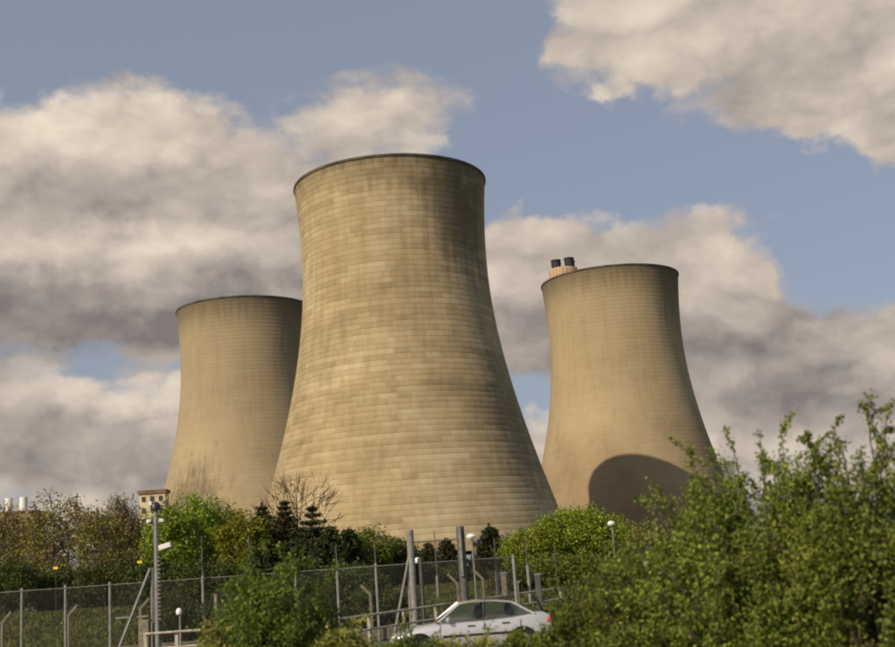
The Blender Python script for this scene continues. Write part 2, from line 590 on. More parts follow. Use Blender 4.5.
for yy in (25.2, 33.4):
    k = MB()
    k.box((0, yy, .055), (160, .14, .13), bevel=.015)
    tag(k.build('kerb', 'kerb_concrete'), kind='structure')

# ------------------------------------------------------------------ cooling towers
def rad(z):
    return RT * math.sqrt(1 + ((z - ZT) / (B_LOW if z < ZT else B_HIGH)) ** 2)




def tower(label, x, y, mat, split, rz):
    t = thing('cooling_tower', label, 'cooling tower', (x, y, 0), rz, 'cooling towers')
    n = 160
    body = None
    for i in range(LIFTS):
        z0 = SILL + i * LH
        dp, lip = (.03, .008) if split else (.012, .002)
        prof = [(rad(z0) - .42, z0), (rad(z0) - dp, z0), (rad(z0) - dp, z0 + .10), (rad(z0 + .10) + lip, z0 + .15), (rad(z0 + LH), z0 + LH), (rad(z0 + LH) - .42, z0 + LH)]
        if split:
            MB().lathe(prof, n).build('concrete_lift', mat, t, smooth=30)
        else:
            body = body or MB()
            body.lathe(prof[1:5], n)
    if body:
        body.build('shell', mat, t, smooth=30)
    z = [SILL + (HT - .7 - SILL) * i / 40 for i in range(41)]
    MB().lathe([(rad(q) - .45, q) for q in z], n).build('inner_lining', 'tower_inside', t, smooth=60)
    MB().lathe([(rad(HT) - .5, HT - .68), (rad(HT) + .14, HT - .68), (rad(HT) + .22, HT - .5), (rad(HT) + .22, HT), (rad(HT) - .8, HT), (rad(HT) - .8, HT - .5)], n, True).build('rim', 'soot_concrete', t, smooth=30)
    # raking legs that carry the shell over the air inlet
    rb = rad(0) + .6
    rt_ = rad(SILL) - .2
    dth = 2 * PI / 40 * .5
    leg_me = {}
    for sgn in (1, -1):
        b = MB().tube((rb, 0, -.3), (rt_ * math.cos(dth * sgn), rt_ * math.sin(dth * sgn), SILL + .05), .42, .38, 8)
        o = b.build('leg', 'kerb_concrete', t, smooth=40)
        leg_me[sgn] = o.data
    for i in range(1, 40):
        for sgn in (1, -1):
            o = obj('leg', leg_me[sgn], None, t)
            o.rotation_euler.z = 2 * PI * i / 40
    MB().lathe([(rb + 1.6, -.5), (rb + 1.6, .5), (rb + 1.0, .5), (rb + 1.0, -.5)], 96).build('basin_wall', 'kerb_concrete', t, smooth=30)
    return t


tower('nearest and largest cooling tower, tan concrete banded with blotchy pour lines', -14.04, 326.12, 'tower_concrete_banded', True, 0)
tower('smooth tan cooling tower with the round dark shadow at its foot', 67.47, 465.02, 'tower_concrete_smooth_east', False, 0)
tower('smooth tan cooling tower on the left, partly behind the largest tower', -83.84, 472.42, 'tower_concrete_smooth_west', False, 0)

# ------------------------------------------------------------------ chimney behind the right tower
cp = spot(565, 290, 850)
ch = thing('chimney', 'tall pale chimney with dark flue tops peeping over the right tower', 'chimney', (cp.x, 850, 0))
zt = spot(565, 269.5, 850).z
MB().lathe([(12.6, -1), (11.2, zt * .4), (10.6, zt - 5), (10.6, zt), (9.6, zt), (9.6, zt - 4)], 48).build('windshield', 'chimney_concrete', ch, smooth=40)
for i in range(26):
    a = 2 * PI * i / 26
    MB().box((10.62 * math.cos(a), 10.62 * math.sin(a), zt - 3.4), (.25, .25 + .3 * (i % 3), 4.6), Matrix.Rotation(0, 3, 'Z') if False else None).build('stain_rib', 'chimney_orange', ch)
MB().lathe([(9.7, zt - 2), (0.01, zt - 1.6)], 32).build('cap_slab', 'flue_dark', ch)
for (fx, fy) in ((-5.4, -4.2), (4.4, -4.6), (6.0, 4.2), (-4.4, 5.0)):
    MB().lathe([(3.5, zt - 2.2), (3.5, zt + 5.2), (3.85, zt + 5.3), (3.85, zt + 6.4), (3.2, zt + 6.4), (3.2, zt + 2)], 24).build('flue', 'flue_dark', ch, (fx, fy, .9 if fx > 0 else 0), smooth=40)

# ------------------------------------------------------------------ far buildings
def block(name, label, cat, x, y, w, d, h, wall, roof, rows, cols, rz=0.0, parapet=.6, stacks=0, win=(.5, .5)):
    t = thing(name, label, cat, (x, y, -.2), rz)
    MB().box((0, 0, h / 2), (w, d, h)).build('wall', wall, t)
    MB().box((0, 0, h + parapet / 2), (w + .8, d + .8, parapet)).build('roof', roof, t)
    if rows:
        cw, rh = w / cols, h / rows
        b = MB().box((0, 0, 0), (cw * win[0], .3, rh * win[1]))
        first = b.build('window', 'window_dark', t)
        fm = first.data
        for j in range(rows):
            for i in range(cols):
                o = first if (i == 0 and j == 0) else obj('window', fm, None, t)
                o.location = (-w / 2 + cw * (i + .5), -d / 2 - .1, rh * (j + .55))
    for i in range(stacks):
        MB().tube((-w * .16 + i * w * .33, 0, h), (-w * .16 + i * w * .33, 0, h + parapet + 5.2), 1.5, 1.4, 16).build('vent_stack', 'white_plastic', t, smooth=40)
    return t


p = spot(153, 494, 330)
block('office_block', 'cream block with brown flat roof beside the foot of the left tower', 'building', p.x + .3, 330, 7.2, 4.5, p.z + .2, 'cream_building', 'roof_brown', 9, 3, parapet=1.0, win=(.4, .42))
p = spot(16, 514, 420)
block('boiler_house', 'brown hall with two short white vent stacks above the bare trees', 'building', p.x, 420, 16, 14, p.z, 'brick_building', 'roof_brown', 4, 4, parapet=.8, stacks=2)
p = spot(722, 466, 620)
block('turbine_hall', 'long grey hall beyond the right tower, showing over the near bush', 'building', p.x - 3, 620, 12, 30, p.z, 'hall_cladding', 'roof_slate', 1, 5, parapet=1.5)

# ------------------------------------------------------------------ trees
def crown_clusters(rng, n, rx, ry, rz, zc, lumps):
    """cluster centres biased to the outside of an uneven crown"""
    u = rng.normal(size=(n, 3))
    u /= np.linalg.norm(u, axis=1, keepdims=True)
    r = rng.uniform(.35, 1.0, (n, 1)) ** .55
    bump = np.ones((n, 1))
    for _ in range(lumps):
        d = rng.normal(size=3)
        d /= np.linalg.norm(d)
        bump += rng.uniform(-.25, .35) * np.clip((u @ d)[:, None] - .35, 0, 1)
    p = u * r * bump * np.array([rx, ry, rz])
    p[:, 2] += zc
    return p


def limbs(rng, base, targets, r0, h):
    paths = []
    top = np.array([rng.normal() * .12, rng.normal() * .12, h])
    k = 6
    t = np.linspace(0, 1, k)[:, None]
    trunk = base + (top - base) * t + np.concatenate([rng.normal(size=(k, 2)) * .05 * h * .25, np.zeros((k, 1))], 1) * t
    paths.append((trunk, r0 * (1 - .8 * t[:, 0])))
    for q in targets:
        s = rng.uniform(.25, .85)
        st = base + (top - base) * s
        mid = st * .45 + q * .55 + np.array([0, 0, .12 * np.linalg.norm(q - st)])
        paths.append((np.array([st, (st + mid) / 2 + rng.normal(size=3) * .03, mid, q]), r0 * (1 - .75 * s) * np.array([.55, .42, .28, .08])))
    return paths


def leafy_tree(name, label, px, py, dist, wpx, leaf, n=9000, size=.10, seed=1, bark='bark', base_frac=.18, cat='tree', group=None, spread=.16, clusters=150, depth=.8, twigs=0, lean=0):
    rng = np.random.default_rng(seed)
    top = spot(px, py, dist)
    g0 = gz(top.x, dist)
    h = top.z - g0
    rx = wpx / F_PX * dist / 2
    t = thing(name, label, cat, (top.x + lean, dist, g0), 0, group)
    z0 = h * base_frac
    zc, rz = (h + z0) / 2, (h - z0) / 2
    cl = crown_clusters(rng, clusters, rx * .9, rx * depth, rz * .93, zc, 7)
    cl = cl[cl[:, 2] > .1]
    pk = cl[rng.choice(len(cl), min(26, len(cl)), replace=False)]
    pa = limbs(rng, np.array([0, 0, -.1]), pk, max(.05, h * .018), h * .82)
    if twigs:
        src = cl[rng.integers(0, len(cl), twigs)]
        for q in src:
            d = np.array([q[0] * .6, q[1] * .6, abs(rng.normal()) * 1.0 + .4]) + rng.normal(size=3) * .45
            d /= np.linalg.norm(d)
            L = rng.uniform(.35, .9) * (h * .13)
            e1 = q + d * L * .5 + rng.normal(size=3) * .04
            e2 = q + d * L + np.array([0, 0, .08 * L])
            pa.append((np.array([q - d * L * .6, q, e1, e2]), np.array([.016, .013, .010, .005]) * (dist / 60)))
    v, f = tubes_np(pa, 5 if not twigs else 4)
    tr = obj('trunk', mesh_np('trunk', v, f), bark, t)
    for pl in tr.data.polygons:
        pl.use_smooth = True
    w = rng.uniform(.4, 1.6, len(cl))
    idx = rng.choice(len(cl), n, p=w / w.sum())
    sp = spread * (rx + rz)
    cen = cl[idx] + rng.normal(size=(n, 3)) * sp * .42 * rng.uniform(.5, 1.2, len(cl))[idx][:, None]
    cen[:, 2] = np.maximum(cen[:, 2], .05)
    v, f = leaves_np(rng, cen, size, size * .62)
    obj('crown', mesh_np('crown', v, f), leaf, t)
    return t


def conifer(name, label, px, py, dist, wpx, leaf, seed=1, n_per=26, group='conifers', up=.25, gap=0.0):
    rng = np.random.default_rng(seed)
    top = spot(px, py, dist)
    g0 = gz(top.x, dist)
    h = top.z - g0
    rx = wpx / F_PX * dist / 2
    t = thing(name, label, 'conifer', (top.x, dist, g0), 0, group)
    paths = [(np.array([[0, 0, -.1], [0.02, 0, h * .5], [0, 0.02, h]]), np.array([h * .018, h * .011, .012]))]
    cen, along = [], []
    z = h * .06
    while z < h * .98:
        frac = 1 - z / h
        L = rx * (frac ** .8) * rng.uniform(.75, 1.15) + .08
        nb = int(rng.integers(6, 9))
        a0 = rng.uniform(0, 2 * PI)
        for b in range(nb):
            a = a0 + 2 * PI * b / nb + rng.normal() * .2
            l = L * rng.uniform(.65, 1.15)
            dv = np.array([math.cos(a), math.sin(a), 0])
            k = 4
            s = np.linspace(0, 1, k)[:, None]
            pts = np.array([[0, 0, z]]) + dv * l * s + np.array([[0, 0, 1]]) * (up * l * s ** 1.6 - .12 * l * s)
            paths.append((pts, np.linspace(.022, .005, k)))
            m_ = int(n_per * (.5 + l))
            ss = rng.uniform(.12, 1.05, (m_, 1))
            c0 = np.array([[0, 0, z]]) + dv * l * ss + np.array([[0, 0, 1]]) * (up * l * ss ** 1.6 - .12 * l * ss)
            c0 = c0 + rng.normal(size=(m_, 3)) * np.array([.10, .10, .06]) * (.5 + l * .6)
            cen.append(c0)
            side = rng.normal(size=(m_, 3)) * .5
            along.append(dv + side + np.array([0, 0, .35]))
        z += h * rng.uniform(.035, .06) * (1 + gap)
    m_ = 30
    c0 = np.zeros((m_, 3))
    c0[:, 2] = h * rng.uniform(.9, 1.01, m_)
    cen.append(c0 + rng.normal(size=(m_, 3)) * .04)
    along.append(np.tile(np.array([[0, 0, 1.]]), (m_, 1)) + rng.normal(size=(m_, 3)) * .4)
    v, f = tubes_np(paths, 4)
    obj('trunk', mesh_np('trunk', v, f), 'bark', t)
    v, f = leaves_np(rng, np.concatenate(cen), .21, .065, along=np.concatenate(along))
    obj('crown', mesh_np('crown', v, f), leaf, t)
    return t


def bush(name, label, px, py, dist, wpx, leaf, shoots=70, per=60, size=.055, seed=1, depth=1.0, group=None, lowest=.5, sprigs=(), fill=0, cat='bush'):
    """many arching shoots from the ground, side twigs and leaves set along them"""
    rng = np.random.default_rng(seed)
    top = spot(px, py, dist)
    h = top.z - gz(top.x, dist)
    rx = wpx / F_PX * dist / 2
    t = thing(name, label, cat, (top.x, dist, gz(top.x, dist)), 0, group)
    paths, cen, along = [], [], []

    def shoot(b, tip, r, n, spread):
        k = 6
        s = np.linspace(0, 1, k)[:, None]
        c = b * .5 + tip * .5 + np.array([0, 0, .16 * np.linalg.norm(tip - b)])
        pts = (1 - s) ** 2 * b + 2 * s * (1 - s) * c + s ** 2 * tip + rng.normal(size=(k, 3)) * .018 * np.linalg.norm(tip - b) * s
        paths.append((pts, r * (1 - .85 * s[:, 0])))
        ss = rng.uniform(.12, 1.0, n) ** .8 * (k - 1)
        i0 = np.clip(ss.astype(int), 0, k - 2)
        fr = (ss - i0)[:, None]
        p = pts[i0] * (1 - fr) + pts[i0 + 1] * fr
        d = pts[i0 + 1] - pts[i0]
        d /= np.linalg.norm(d, axis=1, keepdims=True)
        cen.append(p + rng.normal(size=(n, 3)) * spread)
        along.append(d * .7 + rng.normal(size=(n, 3)) * .5)
        return pts

    for i in range(shoots):
        a = rng.uniform(0, 2 * PI)
        rr = math.sqrt(rng.uniform(0, 1))
        tipx = rx * rr * math.cos(a)
        tipy = rx * depth * rr * math.sin(a)
        hz = h * (1 - .5 * rr ** 2.6) * rng.uniform(lowest, 1.0)
        tip = np.array([tipx, tipy, hz])
        b = np.array([tipx * .35 + rng.normal() * .1, tipy * .35 + rng.normal() * .1, -.05])
        pts = shoot(b, tip, .016 + .006 * h, int(per * .45), size * .7)
        for j in range(5):
            s = rng.integers(1, 6)
            st = pts[s]
            dirn = np.array([tipx, tipy, 0]) * .4 + rng.normal(size=3) * .55 * rx * .4 + np.array([0, 0, .22 * h * rng.uniform(-.5, 1)])
            shoot(st, st + dirn * rng.uniform(.4, .9), .009, int(per * .3), size * .9)
    for (sx_, sy_, sd) in sprigs:
        tp = spot(sx_, sy_, sd)
        tip = np.array([tp.x - top.x, tp.y - dist, tp.z - .06])
        b = np.array([tip[0] * .45, tip[1] * .45, h * .35])
        pts = shoot(b, tip, .014, int(per * .9), size * .6)
        for j in range(7):
            s = rng.integers(2, 6)
            dr = rng.normal(size=3) * .16 + np.array([0, 0, .10])
            shoot(pts[s], pts[s] + dr * .75, .006, int(per * .22), size * .5)
    if fill:
        q = crown_clusters(rng, 90, rx * .85, rx * depth * .85, h * .48, h * .46, 5)
        c0 = q[rng.integers(0, 90, fill)] + rng.normal(size=(fill, 3)) * rx * .10
        c0[:, 2] = np.abs(c0[:, 2])
        cen.append(c0)
        along.append(rng.normal(size=(fill, 3)))
    v, f = tubes_np(paths, 4)
    obj('stems', mesh_np('stems', v, f), 'bark', t)
    cc = np.concatenate(cen)
    cc[:, 2] = np.maximum(cc[:, 2], .03)
    v, f = leaves_np(rng, cc, size * 1.25, size * .72, along=np.concatenate(along))
    obj('foliage', mesh_np('foliage', v, f), leaf, t)
    return t


# bare-branched scrub on the left, beyond the fence
GS = 'half-bare scrub trees on the left'
for i, (px, py, d, w, lf, lab) in enumerate([
        (2, 500, 72, 60, 'leaf_brown', 'half-bare brown tree at the left edge of the scrub belt'),
        (30, 512, 78, 50, 'leaf_olive', 'low olive scrub tree just below the two white stacks'),
        (52, 494, 70, 58, 'leaf_olive', 'tall olive half-bare tree right of the two white stacks'),
        (80, 498, 74, 56, 'leaf_brown', 'brown half-bare tree in the middle of the scrub belt'),
        (101, 502, 69, 50, 'leaf_olive', 'yellowish-brown twiggy tree above the third fence post'),
        (122, 494, 73, 52, 'leaf_brown', 'tall brown twiggy tree nearest the cream block'),
        (140, 512, 80, 40, 'leaf_olive', 'thin olive scrub tree in front of the cream block')]):
    leafy_tree('scrub_tree', lab, px, py, d, w, lf, n=3800, size=.17, seed=100 + i, bark='twig', base_frac=.05, group=GS, spread=.2, clusters=150, twigs=620)
for i, (px, py, d, w, lab) in enumerate([
        (8, 563, 60, 70, 'dark green shrub under the scrub at the left edge'),
        (55, 570, 62, 70, 'dark shrub under the scrub beside the first yellow sign'),
        (100, 566, 61, 70, 'dark green shrub under the scrub between the two yellow signs'),
        (140, 556, 60, 60, 'dark shrub at the foot of the scrub left of the camera mast')]):
    leafy_tree('shrub', lab, px, py, d, w, 'leaf_dark', n=6500, size=.15, seed=130 + i, base_frac=.0, cat='shrub', group='dark shrubs under the scrub', clusters=120)
# fresh green trees behind the camera mast
GT = 'green trees behind the camera mast'
for i, (px, py, d, w, lf, n, lab) in enumerate([
        (168, 503, 58, 52, 'leaf_bright', 8000, 'bright green tree directly behind the camera mast'),
        (192, 489, 60, 62, 'leaf_bright', 10000, 'tallest yellow-green tree right of the camera mast'),
        (218, 499, 62, 56, 'leaf_mid', 8000, 'green tree between the tallest yellow-green tree and the yellow one'),
        (243, 506, 57, 54, 'leaf_yellow', 8000, 'yellow-leaved tree left of the dark conifers'),
        (160, 560, 54, 70, 'leaf_dark', 7000, 'dark low tree at the foot of the camera mast'),
        (205, 563, 53, 90, 'leaf_dark', 8000, 'dark low tree below the yellow-green trees')]):
    leafy_tree('green_tree', lab, px, py, d, w, lf, n=n, size=.15, seed=160 + i, base_frac=.04, group=GT, clusters=170)
# conifers and darker trees in the middle
for i, (px, py, d, w, lf, lab) in enumerate([
        (262, 503, 63, 60, 'needle', 'dark conifer behind the yellow-leaved tree'),
        (284, 501, 58, 76, 'needle_brown', 'broad brownish conifer at the left foot of the largest tower'),
        (312, 507, 55, 74, 'needle', 'dark pine with open whorls against the largest tower'),
        (330, 526, 53, 66, 'needle', 'short dark conifer right of the open-whorled pine'),
        (348, 528, 54, 62, 'needle', 'slim dark conifer left of the light green tree'),
        (298, 548, 48, 70, 'needle', 'low dark conifer in front of the open-whorled pine'),
        (258, 552, 49, 60, 'needle', 'low dark conifer below the yellow-leaved tree'),
        (489, 525, 60, 58, 'needle', 'dark pine right of the thick right gate pole'),
        (446, 539, 66, 44, 'needle_brown', 'small brownish conifer seen between the gate poles'),
        (428, 544, 64, 44, 'needle_brown', 'shorter reddish conifer close behind the left gate pole'),
        (507, 540, 62, 44, 'needle', 'small dark conifer left of the rounded bright tree')]):
    conifer('conifer', lab, px, py, d, w, lf, seed=200 + i, gap=.5 if i == 2 else 0, n_per=58)
leafy_tree('green_tree', 'light green young tree left of the gate poles', 370, 525, 56, 60, 'leaf_mid', n=8000, size=.13, seed=230, base_frac=.04)
leafy_tree('green_tree', 'dark round tree just left of the left gate pole', 394, 538, 58, 56, 'leaf_dark', n=7000, size=.14, seed=231, base_frac=.04)
leafy_tree('green_tree', 'dark low tree behind the fence left of the gate strut', 350, 566, 50, 90, 'leaf_dark', n=8000, size=.13, seed=232, base_frac=0)
leafy_tree('shrub', 'low dark shrub behind the gate poles', 440, 568, 60, 90, 'leaf_dark', n=6000, size=.13, seed=233, base_frac=0, cat='shrub')
leafy_tree('bare_tree', 'leafless twiggy tree standing against the left foot of the largest tower', 296, 470, 66, 84, 'leaf_brown', n=260, size=.12, seed=240, bark='twig', base_frac=.3, spread=.2, clusters=120, twigs=300)
# the rounded bright tree and its neighbours
leafy_tree('round_tree', 'rounded bright green tree in front of the gap between the towers', 574, 507, 60, 98, 'leaf_bright', n=24000, size=.14, seed=250, base_frac=.02, clusters=260, spread=.13)
leafy_tree('round_tree', 'lower bright green tree on the left flank of the rounded one', 530, 527, 58, 66, 'leaf_bright', n=12000, size=.13, seed=251, base_frac=.02, clusters=170)
leafy_tree('round_tree', 'bright green tree right of the rounded one, behind the lamp post', 608, 523, 64, 60, 'leaf_bright', n=11000, size=.13, seed=252, base_frac=.02, clusters=170)
leafy_tree('scrub_tree', 'brown twiggy bush right of the lamp post under the shadowed tower', 645, 527, 62, 62, 'leaf_olive', n=3000, size=.14, seed=253, bark='twig', base_frac=.02, twigs=600)
leafy_tree('scrub_tree', 'brown twiggy bush close beside the large near bush', 682, 535, 60, 60, 'leaf_brown', n=2400, size=.14, seed=254, bark='twig', base_frac=.02, twigs=500)
leafy_tree('shrub', 'dull green shrub below the rounded bright tree', 570, 560, 52, 110, 'leaf_mid', n=11000, size=.13, seed=255, base_frac=0, cat='shrub')
leafy_tree('shrub', 'dull green shrub below the brown twiggy bushes', 640, 556, 50, 110, 'leaf_mid', n=11000, size=.13, seed=256, base_frac=0, cat='shrub')
leafy_tree('shrub', 'small dull shrub behind the tail of the car', 515, 571, 51, 60, 'leaf_dark', n=5000, size=.12, seed=257, base_frac=0, cat='shrub')

for i, (px, py, w, lab) in enumerate([
        (172, 592, 60, 'low dark shrub at the fence right behind the round white lamp'),
        (228, 586, 76, 'low dark shrub behind the fence left of the near leafy bush'),
        (300, 580, 90, 'low dark shrub behind the fence below the open-whorled pine'),
        (360, 584, 60, 'low dark shrub behind the pale post before the light green tree'),
        (396, 586, 44, 'low dark shrub behind the gate strut')]):
    leafy_tree('shrub', lab, px, py, 45.5, w, 'leaf_dark', n=5500, size=.11, seed=270 + i, base_frac=0, cat='shrub', group='low dark shrubs behind the fence', clusters=110)

# grass on the bank: nobody could count it
rng = np.random.default_rng(7)
n = 60000
xy = np.stack([rng.uniform(-26, 14, n), rng.uniform(41.5, 58, n)], 1)
zz = np.array([gz(a, b) for a, b in xy])
cen = np.concatenate([xy, (zz + .08)[:, None]], 1)
v, f = leaves_np(rng, cen, .26, .03, along=np.tile(np.array([[0, 0, 1.1]]), (n, 1)))
tag(obj('grass', mesh_np('grass', v, f), 'blade'), 'rough grass growing on the bank behind the fence', 'grass', kind='stuff')

# ------------------------------------------------------------------ near bushes along the railway
RB = 'near bushes along the railway'
bush('bush', 'large leafy bush with tall sprigs at the right edge', 850, 440, 11.0, 270, 'leaf_near', shoots=120, per=230, size=.036, seed=300, depth=.8, group=RB, fill=34000,
     sprigs=((868, 403, 11.0), (835, 424, 10.8), (882, 428, 11.2), (812, 440, 11.0), (893, 452, 10.6)))
bush('bush', 'large leafy bush whose spiky top covers the right tower foot', 762, 450, 11.6, 250, 'leaf_near', shoots=115, per=230, size=.036, seed=301, depth=.8, group=RB, fill=34000,
     sprigs=((756, 428, 11.6), (783, 430, 11.4), (735, 448, 11.6), (704, 466, 11.8)))
bush('bush', 'leafy bush sloping down left from the tall right-hand bushes', 697, 474, 12.2, 195, 'leaf_near', shoots=105, per=210, size=.036, seed=302, depth=.8, group=RB, fill=26000,
     sprigs=((694, 466, 12.2), (670, 500, 12.2)))
bush('bush', 'lower dull green bush right of the car tail', 628, 556, 13.0, 160, 'leaf_mid', shoots=80, per=190, size=.035, seed=303, depth=.8, group=RB, fill=10000)
bush('bush', 'low bush hiding the rear end of the car', 584, 584, 13.6, 100, 'leaf_mid', shoots=60, per=170, size=.034, seed=304, depth=.9, group=RB, fill=8000)
bush('bush', 'leafy bush in front of the dark conifers, left of the car', 274, 552, 15.5, 135, 'leaf_mid', shoots=90, per=190, size=.040, seed=305, depth=.9, group=RB, fill=12000, sprigs=((250, 548, 15.5), (292, 552, 15.5)))
bush('bush', 'smaller dark leafy bush right of the one before the conifers', 315, 590, 16.0, 80, 'leaf_mid', shoots=60, per=160, size=.038, seed=306, depth=.9, group=RB, fill=6000)
for i, (px, py, w, lab) in enumerate([
        (340, 620, 80, 'low brambly hedge at the bottom edge left of the car nose'),
        (412, 634, 100, 'low hedge at the bottom edge below the car bonnet'),
        (470, 626, 100, 'low hedge at the bottom edge below the car doors'),
        (525, 621, 90, 'low hedge at the bottom edge below the car boot'),
        (215, 628, 70, 'low hedge at the bottom edge left of the near leafy bush')]):
    bush('hedge', lab, px, py, 13.5, w, 'leaf_mid' if i % 2 else 'leaf_olive', shoots=46, per=80, size=.040, seed=320 + i, depth=.9, group='low hedge along the bottom edge', fill=9000, cat='hedge')

# ------------------------------------------------------------------ fences
def wires(x0, x1, y, z0, z1, pitch, r, parent):
    paths = []
    for i in range(1, int((x1 - x0) / pitch)):
        x = x0 + i * pitch
        paths.append((np.array([[x, y, z0], [x, y, z1]]), np.array([r, r])))
    for j in range(int((z1 - z0) / pitch) + 1):
        z = z0 + j * pitch
        paths.append((np.array([[x0, y, z], [x1, y, z]]), np.array([r, r])))
    v, f = tubes_np(paths, 3)
    o = obj('mesh_panel', mesh_np('mesh_panel', v, f), 'wire', parent)
    o['kind'] = 'stuff'
    return o


FY = 40.0
sf = thing('security_fence', 'tall grey wire mesh fence with galvanised posts running across the left', 'fence', (0, FY, 0))
fx = [spot(px, 590, FY).x for px in (-22, 22, 65.5, 110, 152)]
fx += [spot(px, 590, FY).x for px in (203, 250.5, 296, 338, 377, 409)]
TALL = {203: 536, 250.5: 535, 338: 545, 377: 540}
tall_x = {round(spot(px, 590, FY).x, 3): spot(px, py, FY).z for px, py in TALL.items()}
for i, x in enumerate(fx):
    MB().tube((x, 0, -.3), (x, 0, 2.5), .05, .05, 10).ball((x, 0, 2.5), .055, 1).build('post', 'galvanised', sf, smooth=40)
    if round(x, 3) in tall_x:
        MB().tube((x, 0, 2.5), (x, 0, tall_x[round(x, 3)]), .024, .02, 8).build('post_extension', 'galvanised_dark', sf, smooth=40)
for i in range(len(fx) - 1):
    wires(fx[i] + .05, fx[i + 1] - .05, -.06, .06, 2.44, .068, .0042, sf)
MB().tube((fx[0], -.06, 2.45), (fx[-1], -.06, 2.45), .012, n=6).build('top_wire', 'galvanised', sf)
# corner brace by the mast
MB().tube((fx[4] - .02, -.1, 2.9), (fx[4] - 1.15, -.5, 0), .05, n=8).build('strut', 'galvanised', sf, smooth=40)
MB().box((fx[4] - .62, -.2, 1.35), (1.1, .06, .05)).build('brace', 'galvanised', sf)
MB().box((0 + (fx[0] + fx[-1]) / 2, .25, .22), (fx[-1] - fx[0], .12, .40), bevel=.02).build('gravel_board', 'post_concrete', sf)

# gate between tall poles
gx0, gx1 = spot(413, 585, FY).x, spot(464, 585, FY).x
gt = thing('gate', 'tall gate frame of two thick poles with a mesh fence behind the car', 'gate', (0, FY, 0))
ztop = spot(409, 530, FY).z
MB().tube((gx0, 0, -.3), (gx0, 0, ztop), .125, .125, 14).build('pole', 'galvanised', gt, smooth=40)
MB().tube((gx0 + .28, .15, -.3), (gx0 + .28, .15, ztop - .95), .085, .085, 12).build('pole', 'galvanised_dark', gt, smooth=40)
MB().tube((gx1, 0, -.3), (gx1, 0, ztop), .16, .14, 14).build('pole', 'galvanised_dark', gt, smooth=40)
MB().box((gx1 - .03, -.18, ztop - .85), (.09, .06, 1.6)).build('cover_strip', 'galvanised', gt)
MB().tube((gx0, 0, ztop - .42), (gx1, 0, ztop - .42), .022, n=8).build('crossbar', 'galvanised_dark', gt)
MB().tube((gx0 - .08, -.05, ztop - .9), (gx0 - .75, -.3, 0), .045, n=8).build('strut', 'galvanised', gt, smooth=40)
for k, (a, b) in enumerate(((gx0 + .36, gx1 - .16), (gx1 + .16, gx1 + 1.7))):
    wires(a, b, .02, .1, 2.42, .062, .0048, gt)
    MB().tube((a, .02, 2.44), (b, .02, 2.44), .02, n=8).build('rail', 'galvanised_dark', gt)
for x in (gx1 + 1.72,):
    MB().tube((x, 0.02, -.3), (x, .02, 2.5), .06, n=10).build('post', 'galvanised', gt, smooth=40)

# tall thin posts of the inner fence
GP = 'tall thin posts of the inner fence'
for i, (px, py, mid, d, lab) in enumerate([
        (434, 530, 576, 50, 'thin post standing between the two gate poles'),
        (494, 538, 572, 47, 'thin post just right of the dark pine beyond the gate'),
        (525, 534, 565, 48, 'thin post at the left side of the rounded bright tree'),
        (554, 545, 590, 50, 'faint thin post before the middle of the rounded bright tree')]):
    a = spot(px, py, d)
    zb = gz(a.x, d)
    zm = spot(px, mid, d).z
    t = thing('fence_post', lab, 'post', (a.x, d, zb), 0, GP)
    MB().tube((0, 0, -.2), (0, 0, zm - zb), .075, .07, 10).build('shaft', 'galvanised', t, smooth=40)
    MB().tube((0, 0, zm - zb), (0, 0, a.z - zb), .025, .02, 8).build('extension', 'galvanised_dark', t, smooth=40)

# cranked concrete posts of an old strand fence
GC = 'cranked concrete posts'
for i, (px, py, d, s, lab) in enumerate([
        (10, 614, 43, 1, 'cranked concrete post at the far left behind the mesh fence'),
        (76, 607, 43, 1, 'cranked concrete post behind the mesh fence below the first yellow sign'),
        (148, 600, 43, 1, 'cranked concrete post close left of the camera mast'),
        (362, 587, 43, -1, 'cranked concrete post left of the gate strut'),
        (449, 576, 43.5, -1, 'cranked concrete post between the gate poles'),
        (474, 571, 43, -1, 'cranked concrete post just right of the thick right gate pole')]):
    a = spot(px, py, d)
    z = a.z
    t = thing('concrete_post', lab, 'post', (a.x, d, 0), 0, GC)
    MB().box((-.28 * s, 0, z / 2 - .25), (.09, .09, z)).build('shaft', 'post_concrete', t)
    rot = Matrix.Rotation(R(42) * s, 3, 'Y')
    MB().box((-.28 * s + .16 * s, 0, z - .11), (.085, .085, .48), rot).build('crank', 'post_concrete', t)

# short stout posts near the gate
for i, (px, py, d, h, lab) in enumerate([
        (503, 569, 44, 0, 'stout pale post right of the gate behind the car'),
        (517, 578, 44, 0, 'short slim post behind the tail of the car'),
        (537, 570, 46, 0, 'dull stout post left of the low bush at the car tail')]):
    a = spot(px, py, d)
    zb = gz(a.x, d)
    t = thing('marker_post', lab, 'post', (a.x, d, zb), 0, 'short posts right of the gate')
    w = (.2, .1, .22)[i]
    MB().box((0, 0, (a.z - zb) / 2 - .1), (w, w, a.z - zb), bevel=.02).build('shaft', 'post_concrete' if i < 2 else 'galvanised_dark', t)
    MB().box((0, 0, a.z - zb - .16), (w + .04, w + .04, .06)).build('cap', 'galvanised', t)

# strutted timber post on the left
a = spot(216, 594, 38)
t = thing('strutted_post', 'pale post with a slanting strut right of the camera mast', 'post', (a.x, 38, 0))
MB().tube((0, 0, -.2), (0, 0, a.z), .065, .06, 10).build('shaft', 'post_concrete', t, smooth=40)
MB().tube((-.03, 0, a.z * .62), (-.5, 0, -.1), .04, n=8).build('strut', 'post_concrete', t, smooth=40)

